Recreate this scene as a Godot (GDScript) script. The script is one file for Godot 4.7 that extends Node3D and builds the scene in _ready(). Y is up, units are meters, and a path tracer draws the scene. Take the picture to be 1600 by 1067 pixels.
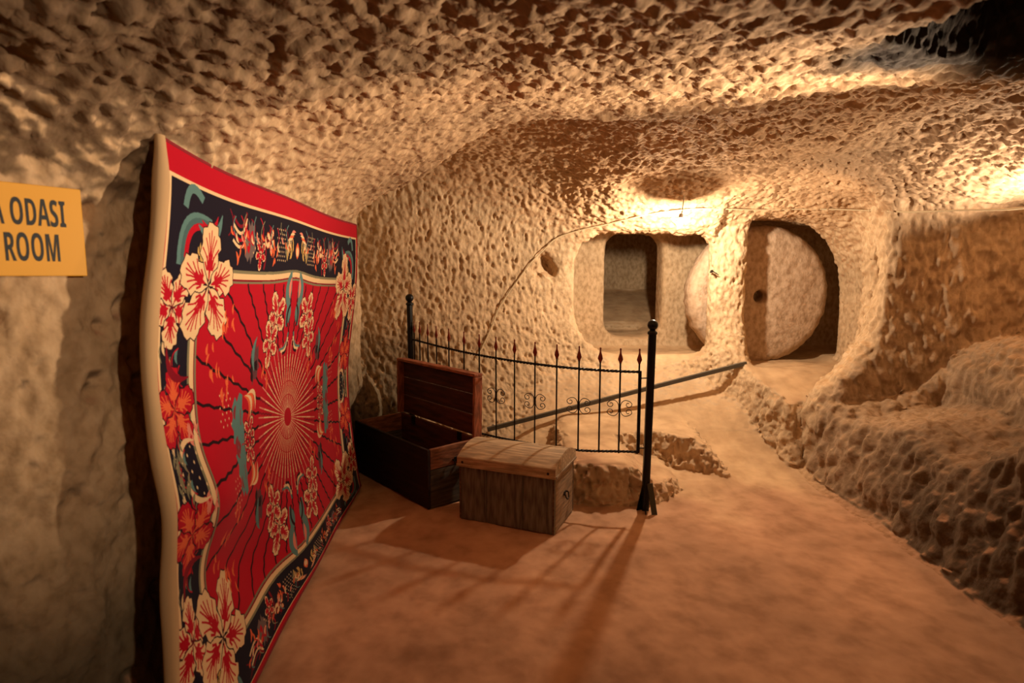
extends Node3D
# A rock-cut cave room: carved shell, wheel-shaped door stone, iron fence, two chests, a hanging rug and a sign.
# In comments and helpers "d" is the distance into the room, so a point is Vector3(x, y, -d).

var M := {}
var used := {}


func _ready() -> void:
	# ---- camera
	var cam := Camera3D.new()
	cam.name = "camera"
	cam.position = Vector3(0, 1.5, 0)
	cam.rotation = Vector3(-atan(103.5 / 889.0), 0, 0)
	cam.fov = rad_to_deg(2.0 * atan(533.5 / 889.0))
	cam.near = 0.05
	cam.far = 60.0
	var lens := CameraAttributesPhysical.new()
	lens.frustum_focal_length = 24.0 / (2.0 * tan(deg_to_rad(cam.fov) / 2.0))
	lens.frustum_focus_distance = 4.0
	lens.frustum_near = 0.05
	lens.frustum_far = 60.0
	lens.exposure_aperture = 2.8
	cam.attributes = lens
	add_child(cam)
	cam.current = true
	# ---- environment: no sky reaches this underground room
	var env := Environment.new()
	env.background_mode = Environment.BG_COLOR
	env.background_color = Color.BLACK
	env.ambient_light_source = Environment.AMBIENT_SOURCE_DISABLED
	env.tonemap_mode = Environment.TONE_MAPPER_LINEAR
	env.tonemap_exposure = 1.65
	env.sdfgi_enabled = true
	env.ssao_enabled = true
	env.ssil_enabled = true
	var we := WorldEnvironment.new()
	we.name = "world"
	we.environment = env
	add_child(we)
	make_materials()
	# ---- lamps
	cave_lamp(at_d(1.31, 1.90, 4.52), Vector3(0.03, 0.17, -0.03), 1.7, true, "small bare bulb under an added tin shade, glowing above the left rock opening")
	flood_lamp(at_d(3.16, 1.7, 3.22), Vector3(-0.4, 1.0, 0.0), Vector3(0.02, -0.3, -0.02), 2.2, 82.0, 0.35, "small black floodlight beside the right wall niche, shining up at the ceiling")
	flood_lamp(at_d(1.72, 2.0, -0.6), Vector3(-2.9, -0.5, -2.1), Vector3(0.1, 0.3, 0.1), 2.2, 27.0, 1.0, "black floodlight hung near the entrance, aimed across at the sign on the left wall")
	flood_lamp(at_d(2.16, 1.42, 2.2), Vector3(-2.2, 0.82, 0.1), Vector3(0.12, -0.12, 0.0), 6.0, 36.0, 0.8, "added black floodlight on the right wall nearer the entrance, brightening the ceiling")  # extra lamp, added to brighten the middle of the ceiling
	# ---- structure
	carve_room()
	# ---- objects
	build_objects()


# ------------------------------------------------------------------ naming and tagging
func numbered(called: String) -> String:
	used[called] = used.get(called, -1) + 1
	return called if used[called] == 0 else "%s_%03d" % [called, used[called]]


func tag(o: Node, label: String, category: String, group := "") -> void:
	o.set_meta("label", label)
	o.set_meta("category", category)
	if group != "":
		o.set_meta("group", group)


func thing(called: String, label: String, category: String, at := Vector3.ZERO, basis := Basis(), group := "") -> Node3D:
	var o := Node3D.new()
	o.name = numbered(called)
	o.transform = Transform3D(basis, at)
	add_child(o)
	tag(o, label, category, group)
	return o


func obj(called: String, st: SurfaceTool, m: Material, parent: Node = null) -> MeshInstance3D:
	st.generate_normals()
	return put(called, st.commit(), m, parent)


func put(called: String, mesh: Mesh, m: Material, parent: Node = null) -> MeshInstance3D:
	var o := MeshInstance3D.new()
	o.mesh = mesh
	o.material_override = m
	if parent == null:
		o.name = numbered(called)
		add_child(o)
	else:
		var n := called
		var k := 0
		while parent.has_node(NodePath(n)):
			k += 1
			n = "%s_%03d" % [called, k]
		o.name = n
		parent.add_child(o, true)
	return o


# ------------------------------------------------------------------ mesh helpers
func tool() -> SurfaceTool:
	var st := SurfaceTool.new()
	st.begin(Mesh.PRIMITIVE_TRIANGLES)
	st.set_smooth_group(-1)
	return st


func tri(st: SurfaceTool, a: Vector3, b: Vector3, c: Vector3, out: Vector3) -> void:
	if (a - c).cross(a - b).dot(out) < 0.0:
		var t := b
		b = c
		c = t
	st.add_vertex(a)
	st.add_vertex(b)
	st.add_vertex(c)


func quad(st: SurfaceTool, a: Vector3, b: Vector3, c: Vector3, d: Vector3, out: Vector3) -> void:
	tri(st, a, b, c, out)
	tri(st, a, c, d, out)


# A box with chamfered edges, centred on xf.
func box(st: SurfaceTool, size: Vector3, xf := Transform3D(), bevel := 0.003) -> void:
	var h := size / 2.0
	var b := minf(bevel, minf(h.x, minf(h.y, h.z)) * 0.6)
	st.set_smooth_group(-1)
	for ax in 3:
		var ay := (ax + 1) % 3
		var az := (ax + 2) % 3
		for s in [-1.0, 1.0]:
			var p := []
			for k in [[-1, -1], [1, -1], [1, 1], [-1, 1]]:
				var v := Vector3()
				v[ax] = s * h[ax]
				v[ay] = k[0] * (h[ay] - b)
				v[az] = k[1] * (h[az] - b)
				p.append(xf * v)
			var n := Vector3()
			n[ax] = s
			quad(st, p[0], p[1], p[2], p[3], xf.basis * n)
			# edges between the faces ax and ay
			for t in [-1.0, 1.0]:
				var q := []
				for k in [[0, -1], [0, 1], [1, 1], [1, -1]]:
					var v := Vector3()
					v[ax] = s * (h[ax] - (b if k[0] == 1 else 0.0))
					v[ay] = t * (h[ay] - (0.0 if k[0] == 1 else b))
					v[az] = k[1] * (h[az] - b)
					q.append(xf * v)
				var m := Vector3()
				m[ax] = s
				m[ay] = t
				quad(st, q[0], q[1], q[2], q[3], xf.basis * m)
	for sx in [-1.0, 1.0]:
		for sy in [-1.0, 1.0]:
			for sz in [-1.0, 1.0]:
				var a := xf * Vector3(sx * h.x, sy * (h.y - b), sz * (h.z - b))
				var c := xf * Vector3(sx * (h.x - b), sy * h.y, sz * (h.z - b))
				var e := xf * Vector3(sx * (h.x - b), sy * (h.y - b), sz * h.z)
				tri(st, a, c, e, xf.basis * Vector3(sx, sy, sz))


func ring_profile(r: float, sides: int) -> PackedVector2Array:
	var p := PackedVector2Array()
	for i in sides:
		p.append(Vector2(r, 0).rotated(TAU * i / sides + PI / sides))
	return p


# A profile swept along a path; scales (optional) widen it, twist turns it, in radians per metre.
func sweep(st: SurfaceTool, path: PackedVector3Array, prof: PackedVector2Array, smooth := true, twist := 0.0, scales := PackedFloat32Array()) -> void:
	var n := path.size()
	var up := Vector3.UP
	var rings := []
	var turned := 0.0
	for i in n:
		var t := (path[mini(i + 1, n - 1)] - path[maxi(i - 1, 0)]).normalized()
		if i == 0 and absf(t.dot(up)) > 0.9:
			up = Vector3.RIGHT
		var side := t.cross(up).normalized()
		up = side.cross(t).normalized()
		if i > 0:
			turned += twist * path[i].distance_to(path[i - 1])
		var ring := PackedVector3Array()
		for q in prof:
			var w := q.rotated(turned) * (scales[i] if scales.size() else 1.0)
			ring.append(path[i] + side * w.x + up * w.y)
		rings.append(ring)
	var k := prof.size()
	st.set_smooth_group(0 if smooth else -1)
	for i in n - 1:
		for j in k:
			var a: Vector3 = rings[i][j]
			var b: Vector3 = rings[i][(j + 1) % k]
			var c: Vector3 = rings[i + 1][(j + 1) % k]
			var d: Vector3 = rings[i + 1][j]
			quad(st, a, b, c, d, (a + b + c + d) / 4.0 - (path[i] + path[i + 1]) / 2.0)
	st.set_smooth_group(-1)
	for e in [0, n - 1]:
		var out := path[e] - path[1 if e == 0 else n - 2]
		for j in k:
			tri(st, path[e], rings[e][j], rings[e][(j + 1) % k], out)


# A profile of (radius, height) turned about the y axis of xf.
func lathe(st: SurfaceTool, prof: PackedVector2Array, sides: int, xf := Transform3D(), smooth := true, flat := 1.0) -> void:
	st.set_smooth_group(0 if smooth else -1)
	for i in prof.size() - 1:
		for j in sides:
			var p := []
			for q in [[i, j], [i, j + 1], [i + 1, j + 1], [i + 1, j]]:
				var a: float = TAU * (q[1] % sides) / sides
				var r: float = prof[q[0]].x
				p.append(xf * Vector3(cos(a) * r, prof[q[0]].y, sin(a) * r * flat))
			var am := TAU * (j + 0.5) / sides
			var e := prof[i + 1] - prof[i]
			var out := xf.basis * Vector3(cos(am) * e.y, -e.x, sin(am) * e.y)
			if prof[i].x > 0.00001:
				tri(st, p[0], p[1], p[2] if prof[i + 1].x > 0.00001 else p[3], out)
			if prof[i + 1].x > 0.00001:
				tri(st, p[0], p[2], p[3], out)


func at_d(x: float, y: float, d: float) -> Vector3:
	return Vector3(x, y, -d)


func noise(kind: int, freq: float, seed_: int, octaves := 1, fractal := FastNoiseLite.FRACTAL_NONE) -> FastNoiseLite:
	var n := FastNoiseLite.new()
	n.noise_type = kind
	n.frequency = freq
	n.seed = seed_
	n.fractal_type = fractal
	n.fractal_octaves = octaves
	return n


# ------------------------------------------------------------------ materials
func noise_tex(n: FastNoiseLite, size: int, lo: Color, mid: Color, hi: Color) -> NoiseTexture2D:
	var t := NoiseTexture2D.new()
	t.width = size
	t.height = size
	t.seamless = true
	t.noise = n
	var g := Gradient.new()
	g.offsets = PackedFloat32Array([0.0, 0.5, 1.0])
	g.colors = PackedColorArray([lo, mid, hi])
	t.color_ramp = g
	return t


func mat(albedo: Color, rough := 0.9, metal := 0.0) -> StandardMaterial3D:
	var m := StandardMaterial3D.new()
	m.albedo_color = albedo
	m.roughness = rough
	m.metallic = metal
	return m


func wood(albedo: Color, seed_: int, along: Vector3, dark := 0.45) -> StandardMaterial3D:
	var m := mat(albedo, 0.75)
	var n := noise(FastNoiseLite.TYPE_SIMPLEX_SMOOTH, 0.012, seed_, 5, FastNoiseLite.FRACTAL_FBM)
	var key := "grain%d_%d" % [seed_, int(dark * 100)]
	if not M.has(key):
		M[key] = noise_tex(n, 512, Color(dark, dark, dark), Color(0.78, 0.76, 0.74), Color(1, 1, 1))
	m.albedo_texture = M[key]
	m.uv1_triplanar = true
	m.uv1_triplanar_sharpness = 8.0
	m.uv1_scale = along
	m.heightmap_enabled = true
	m.heightmap_texture = m.albedo_texture
	m.heightmap_scale = 0.25
	return m


func make_materials() -> void:
	var stone := mat(Color(1, 1, 1), 0.95)
	stone.vertex_color_use_as_albedo = true
	stone.metallic_specular = 0.25
	stone.albedo_texture = noise_tex(noise(FastNoiseLite.TYPE_SIMPLEX_SMOOTH, 0.011, 5, 5, FastNoiseLite.FRACTAL_FBM), 1024, Color(0.72, 0.68, 0.62), Color(0.9, 0.88, 0.85), Color(1, 1, 1))
	stone.uv1_triplanar = true
	stone.uv1_world_triplanar = true
	stone.uv1_scale = Vector3(1.7, 1.1, 1.7)
	var cut := noise(FastNoiseLite.TYPE_CELLULAR, 0.03, 12, 2, FastNoiseLite.FRACTAL_FBM)
	cut.cellular_jitter = 1.0
	var nm := NoiseTexture2D.new()
	nm.width = 1024
	nm.height = 1024
	nm.seamless = true
	nm.noise = cut
	nm.invert = true
	nm.as_normal_map = true
	nm.bump_strength = 7.0
	stone.normal_enabled = true
	stone.normal_texture = nm
	stone.normal_scale = 0.65
	M.stone = stone
	var dust: StandardMaterial3D = stone.duplicate()
	dust.normal_enabled = false
	dust.uv1_scale = Vector3(0.8, 0.8, 0.8)
	dust.albedo_texture = noise_tex(noise(FastNoiseLite.TYPE_SIMPLEX_SMOOTH, 0.006, 15, 6, FastNoiseLite.FRACTAL_FBM), 1024, Color(0.8, 0.77, 0.74), Color(0.93, 0.92, 0.91), Color(1, 1, 1))
	M.dust = dust
	var wheel: StandardMaterial3D = stone.duplicate()
	wheel.vertex_color_use_as_albedo = false
	wheel.uv1_world_triplanar = false
	wheel.albedo_color = Color(0.62, 0.465, 0.335).linear_to_srgb()
	M.wheel = wheel
	var iron := mat(Color(0.035, 0.033, 0.03), 0.42, 0.3)
	M.iron = iron
	M.rust = mat(Color(0.5, 0.17, 0.09), 0.5, 0.2)
	M.grey_iron = mat(Color(0.33, 0.31, 0.27), 0.55, 0.3)
	M.strap = mat(Color(0.28, 0.27, 0.22), 0.6, 0.2)
	M.thin_iron = mat(Color(0.16, 0.13, 0.1), 0.45, 0.5)
	M.dark_wood = wood(Color(0.17, 0.075, 0.05), 21, Vector3(0.5, 5.0, 5.0), 0.5)
	M.inner_wood = wood(Color(0.42, 0.2, 0.11), 22, Vector3(0.5, 4.0, 4.0), 0.5)
	M.edge_wood = wood(Color(0.74, 0.42, 0.27), 23, Vector3(1.2, 6.0, 6.0), 0.5)
	M.old_wood = wood(Color(0.5, 0.4, 0.29), 24, Vector3(0.7, 5.0, 5.0), 0.55)
	M.old_lid = wood(Color(0.86, 0.75, 0.6), 25, Vector3(0.7, 5.0, 5.0), 0.6)
	M.edge_wood_y = wood(Color(0.76, 0.44, 0.29), 23, Vector3(6.0, 1.2, 6.0), 0.5)
	M.edge_wood_z = wood(Color(0.68, 0.44, 0.3), 26, Vector3(6.0, 6.0, 1.2), 0.5)
	M.old_wood_y = wood(Color(0.56, 0.55, 0.5), 24, Vector3(5.0, 0.7, 5.0), 0.5)
	M.old_wood_z = wood(Color(0.42, 0.38, 0.32), 24, Vector3(5.0, 5.0, 0.7), 0.5)
	M.old_lid_z = wood(Color(0.72, 0.62, 0.5), 25, Vector3(5.0, 5.0, 0.7), 0.6)
	M.lid_wood = wood(Color(0.36, 0.15, 0.085), 27, Vector3(0.5, 4.0, 4.0), 0.55)
	M.cable = mat(Color(0.72, 0.64, 0.5), 0.6)
	M.socket = mat(Color(0.06, 0.055, 0.05), 0.6)
	M.shade = mat(Color(0.8, 0.76, 0.68), 0.5)
	M.ceramic = mat(Color(0.85, 0.82, 0.75), 0.4)
	var bulb := mat(Color(1, 0.9, 0.75), 0.4)
	bulb.emission_enabled = true
	bulb.emission = Color(1.0, 0.85, 0.6)
	bulb.emission_energy_multiplier = 14.0
	M.bulb = bulb
	M.sign = mat(Color(0.86, 0.6, 0.08), 0.5)
	M.ink = mat(Color(0.03, 0.028, 0.025), 0.6)
	M.nickel = mat(Color(0.7, 0.68, 0.6), 0.35, 0.8)


func cave_lamp(at: Vector3, hang: Vector3, energy: float, hood: bool, label: String) -> void:
	var t := thing("light_bulb", label, "light bulb", at)
	var st := tool()
	var p := PackedVector2Array()
	for i in 9:
		var a := -PI / 2 + PI * i / 8.0
		p.append(Vector2(maxf(cos(a), 0.0) * 0.026, sin(a) * 0.03))
	p[0].x = 0.0
	p[8].x = 0.0
	lathe(st, p, 14)
	obj("glass_bulb", st, M.bulb, t)
	var dir := hang.normalized()
	st = tool()
	sweep(st, PackedVector3Array([dir * 0.026, dir * 0.034, dir * 0.075, dir * 0.08]), ring_profile(0.016, 12), true, 0.0, PackedFloat32Array([0.8, 1.0, 1.0, 0.6]))
	obj("bulb_socket", st, M.ceramic, t)
	st = tool()
	sweep(st, PackedVector3Array([dir * 0.078, dir * 0.1 + Vector3(0.004, 0, 0), hang * 1.3]), ring_profile(0.004, 6))
	obj("lamp_cord", st, M.cable, t)
	if hood:
		# a shallow tin shade, added to keep the bulb's light off the roof
		st = tool()
		lathe(st, PackedVector2Array([Vector2(0, 0.05), Vector2(0.03, 0.049), Vector2(0.072, 0.041), Vector2(0.074, 0.039), Vector2(0.072, 0.038), Vector2(0.03, 0.045), Vector2(0, 0.046)]), 28)
		obj("added_lamp_shade", st, M.shade, t)
	var l := OmniLight3D.new()
	l.name = "bulb_light"
	l.position = Vector3.ZERO
	l.light_color = Color(1.0, 0.905, 0.785)
	l.light_energy = energy
	l.light_size = 0.03
	l.omni_range = 14.0
	l.omni_attenuation = 2.0
	l.shadow_enabled = true
	t.add_child(l)


# A round floodlight aimed along tilt.
func flood_lamp(at: Vector3, tilt: Vector3, foot: Vector3, energy: float, angle: float, soft: float, label: String) -> void:
	var y := tilt.normalized()
	var x := y.cross(Vector3.FORWARD).normalized()
	var t := thing("flood_light", label, "lamp", at, Basis(x, y, x.cross(y)))
	var st := tool()
	lathe(st, PackedVector2Array([Vector2(0, -0.09), Vector2(0.03, -0.088), Vector2(0.05, -0.06), Vector2(0.075, 0.0), Vector2(0.078, 0.012), Vector2(0.07, 0.012), Vector2(0.066, 0.0), Vector2(0, -0.02)]), 24)
	obj("lamp_housing", st, M.socket, t)
	st = tool()
	lathe(st, PackedVector2Array([Vector2(0.062, 0.0), Vector2(0.05, 0.006), Vector2(0, 0.01)]), 20)
	obj("lamp_lens", st, M.bulb, t)
	st = tool()
	var down := t.basis.inverse() * foot
	sweep(st, PackedVector3Array([Vector3(0, -0.08, 0), Vector3(0, -0.14, 0), Vector3(0, -0.14, 0) + down]), ring_profile(0.012, 8))
	obj("lamp_foot", st, M.socket, t)
	var l := SpotLight3D.new()
	l.name = "flood_light_beam"
	l.position = Vector3(0, 0.03, 0)
	l.rotation = Vector3(PI / 2, 0, 0)
	l.light_color = Color(1.0, 0.905, 0.785)
	l.light_energy = energy
	l.light_size = 0.06
	l.spot_angle = angle
	l.spot_angle_attenuation = soft
	l.spot_range = 14.0
	l.spot_attenuation = 2.0
	l.shadow_enabled = true
	t.add_child(l)


# ------------------------------------------------------------------ the carved shell
const CELL := 0.045
const LOW := Vector3(-1.7, -0.3, -1.5)   # x, y, d
const NX := 130
const NY := 72
const NZ := 212

var big := noise(FastNoiseLite.TYPE_SIMPLEX_SMOOTH, 1.1, 3, 2, FastNoiseLite.FRACTAL_FBM)


func smax(a: float, b: float, k: float) -> float:
	var h := maxf(k - absf(a - b), 0.0) / k
	return maxf(a, b) + h * h * k * 0.25


func smin(a: float, b: float, k: float) -> float:
	var h := maxf(k - absf(a - b), 0.0) / k
	return minf(a, b) - h * h * k * 0.25


func ss(a: float, b: float, x: float) -> float:
	var t := clampf((x - a) / (b - a), 0.0, 1.0)
	return t * t * (3.0 - 2.0 * t)


func rbox2(x: float, y: float, hx: float, hy: float, r: float) -> float:
	var qx := absf(x) - hx + r
	var qy := absf(y) - hy + r
	return minf(maxf(qx, qy), 0.0) + sqrt(maxf(qx, 0.0) ** 2 + maxf(qy, 0.0) ** 2) - r


func floor_at(x: float, d: float) -> float:
	var h := 0.0
	if d > 3.2:
		# the ramp that climbs to the openings
		var t := clampf((d - 3.9) / 1.2, 0.0, 1.15)
		var ramp := 0.74 * pow(t, 1.8) * ss(-0.35, 0.3, x)
		# a low rough step at its foot, dying out towards the right
		var edge := 3.63 + 0.05 * sin(x * 7.0) + 0.9 * maxf(0.0, x - 0.98)
		var bank := (0.27 - 0.16 * ss(0.74, 1.0, x)) * ss(edge - 0.06, edge + 0.05, d) * ss(1.2, 1.12, x) * ss(0.26, 0.4, x)
		# a second step behind it that curves round a shallow hollow
		var bend := maxf(0.0, x - 1.06)
		var rim := 4.24 - 1.3 * bend * bend + 0.02 * sin(x * 13.0)
		var upper := (0.31 + 0.12 * (d - 4.3)) * ss(rim - 0.05, rim + 0.05, d) * ss(1.68, 1.36, x) * ss(0.26, 0.4, x)
		h = maxf(maxf(ramp, bank), maxf(upper, 0.05 * ss(3.75, 3.95, d) * ss(0.4, 0.6, x) * ss(1.7, 1.4, x)))
		# the platform before the right opening, with a V-shaped lip
		var front := 4.24 + maxf(0.0, 2.13 - x) * 3.6 + maxf(0.0, x - 2.16) * 0.55
		h = maxf(h, (0.5 + 0.27 * clampf((d - 4.25) / 0.7, 0.0, 1.0)) * ss(front - 0.1, front + 0.05, d))
	return h


func ceil_at(x: float, d: float) -> float:
	# a shallow vault, highest along the middle
	var h := 2.32 - 0.16 * ss(3.2, 5.0, d) - 0.36 * ss(0.0, -1.25, x) * ss(4.6, 3.6, d) - 0.27 * ss(2.2, 3.1, x) - 0.26 * ss(3.1, 0.9, d) * ss(-0.9, 0.3, x)
	# groin ridge at the left, the rear vault scooped out beyond it
	var ridge := d - (3.2 + 0.8 * ss(0.35, -1.0, x))
	h += (0.17 + 0.1 * ss(0.2, -1.0, x)) * ss(-0.06, 0.10, ridge) * ss(0.9, 0.1, x) * ss(5.6, 4.6, d)
	h -= 0.14 * ss(4.5, 5.1, d) * ss(-0.9, 0.8, x)
	# dark shaft over the near right corner
	h += 0.7 * ss(0.0, 0.16, (x - 0.98) * 0.9 - maxf(0.0, (d - 1.66 - 0.2 * (x - 1.05)) * 2.2)) * ss(0.0, 0.25, 2.04 - d)
	return h


func field(x: float, y: float, d: float) -> float:
	var w := 0.045 * big.get_noise_3d(x, y * 0.8, d) if d < 5.1 else 0.02 * big.get_noise_3d(x, y, d)
	var fl := floor_at(x, d) - y
	var ce := y - ceil_at(x, d) + w * 0.6
	# left wall: turned by the sign, flat behind the rug, a ridge past the rug, then a recess
	var xl := -1.2 - 0.36 * ss(1.75, 1.05, d) + 0.03 * ss(1.8, 2.3, d)
	xl += (0.05 * ss(3.9, 4.1, d) * ss(4.4, 4.2, d) - 0.28 * ss(4.2, 4.7, d)) * ss(0.3, 0.7, y) - 0.3 * ss(3.95, 4.2, d) * ss(0.7, 0.3, y)
	var le := xl - x + w * 0.4
	# right wall: leaning base and ledge, then the pier beside the opening
	var base := 2.2 + 0.14 * ss(0.1, 0.6, y) + 0.06 * sin(d * 2.3)
	var upper := 2.44 + 0.44 * ss(2.35, 3.1, d) + 0.12 * ss(3.0, 3.9, d)
	var lift := 1.0
	if d > 3.9:
		base = lerpf(base, 2.2 + 0.58 * ss(4.2, 4.75, d), ss(3.9, 4.25, d))
		upper = lerpf(upper, 2.72 + 0.12 * ss(4.0, 4.9, d), ss(4.0, 4.12, d))
		lift = ss(0.45, 1.15, y)
	else:
		var lip := 0.6 + 0.04 * sin(d * 6.0) + 0.22 * ss(2.9, 2.2, d)
		lift = ss(lip - 0.08, lip + 0.05 + 0.3 * ss(3.1, 2.4, d), y)
	var ri := x - lerpf(base, upper, lift) + w
	# back wall, leaning forward towards its foot
	var db := 5.2 - 0.52 * ss(0.7, -1.3, x) - 0.16 * ss(1.2, 2.0, x)
	var low := smax(0.85 - y, 0.0, 0.5)
	db -= low * lerpf(0.2, lerpf(0.62, 0.25, ss(0.2, 1.0, x)), ss(-0.7, -0.1, x))
	db -= 0.12 * ss(0.4, 0.0, absf(x - 1.95)) * ss(1.2, 0.7, y)
	var ba := (d - db) * 0.9 + w * 0.6
	var f := maxf(le, ri)
	f = smax(f, ba, 0.3)
	if x > 1.9 and d > 2.2 and d < 4.4:
		# niche over the ledge of the right wall: its far side faces the room, its floor rises as rubble
		var ns := 0.6 + 0.03 * sin(x * 9.0 + d * 5.0) + 0.5 * ss(2.5, 3.1, x + 0.25 * (3.0 - d)) + 0.1 * ss(3.0, 2.6, d)
		var far := d - (4.05 - 0.28 * maxf(0.0, x - 2.75))
		var niche := maxf(maxf(far, 2.55 - d), maxf((ns - y) * 0.8, x - 3.55))
		f = smin(f, smax(niche, 2.0 - x, 0.05), 0.06)
	f = smax(ce, f, 0.45 if x < 1.8 else 0.2)
	f = smax(f, fl, 0.07)
	f = maxf(f, -1.3 - d)
	if x < -0.5 and d > 3.9 and d < 5.2 and y < 1.2:
		# a hummock with flowing folds at the foot of the left wall
		var u := Vector3((x + 1.33) / 0.24, (y - 0.42) / 0.42, (d - 4.55) / 0.22)
		f = smax(f, (1.0 - u.length()) * 0.3 + 0.03 * sin(x * 26.0 - y * 9.0 + d * 20.0), 0.05)
	if d > 4.2:
		var r := sqrt((x - 0.31) ** 2 + (y - 1.585) ** 2 + ((d - 5.16) * 0.7) ** 2) - 0.10 - 0.03 * sin(x * 38.0 + y * 25.0)
		f = smin(f, r, 0.06)
		# left opening, right opening, the passage behind, the inner doorway and chamber
		var o1 := maxf(rbox2(x - 1.17, y - 1.325, 0.6, 0.545, (0.42 if y < 1.3 else 0.3) if x < 1.17 else 0.12), maxf(4.7 - d, d - 5.6))
		var ax := (x - 2.48) / 0.5
		var ay := (y - 1.3) / 0.7
		var arch := (sqrt(ax * ax + ay * ay) - 1.0) * 0.5 if ax > 0.0 and ay > 0.0 else rbox2(x - 2.48, y - 1.33, 0.5 if x > 2.48 else 0.4, 0.63 if y < 1.33 else 0.67, 0.06)
		var o2 := maxf(arch, maxf(4.66 - d, d - 5.7))
		var pas := maxf(rbox2(x - 2.06, y - 1.36, 1.44, 0.62, 0.14), absf(d - 5.6) - 0.36)
		var door := maxf(rbox2(x - 1.265, y - 1.4, 0.295, 0.54, 0.16), maxf(5.6 - d, d - 6.6))
		var room := maxf(rbox2(x - 1.2, y - 1.5, 1.0, 0.7, 0.2), absf(d - 6.95) - 0.7)
		room = maxf(room, (0.84 + 0.35 * maxf(0.0, d - 6.3)) - y)
		f = smin(f, minf(o1, o2), 0.05)
		f = smin(f, pas, 0.03)
		f = smin(f, smin(door, room, 0.03), 0.04)
	if x > 2.3 and d > 3.9 and d < 4.8:
		# weathered cavity in the pier
		f = smin(f, Vector3((x - 2.78) / 0.13, (y - 1.5 - 0.06 * sin(d * 40.0)) / 0.22, (d - 4.4) / 0.09).length() * 0.09 - 0.09, 0.03)
	return f


func region_of(c: Vector3, n: Vector3) -> int:
	# 0 floor, 1 ceiling, 2 left wall, 3 back wall, 4 right wall, 5 wall behind the viewer
	var d := -c.z
	if n.y > 0.6 and (c.x < 2.15 or d > 4.3) and c.x > -0.95:
		return 0
	if d > 4.75 or (d > 4.25 and absf(n.z) > 0.55 and c.x < 2.0):
		return 1 if n.y < -0.55 and d < 5.1 else 3
	if n.y < -0.5 and c.y > 1.7:
		return 1
	if d < -0.9:
		return 5
	if c.x < 0.4:
		return 0 if n.y > 0.6 else 2
	return 4 if c.x > 1.6 else (0 if n.y > 0.0 else 1)


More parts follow.
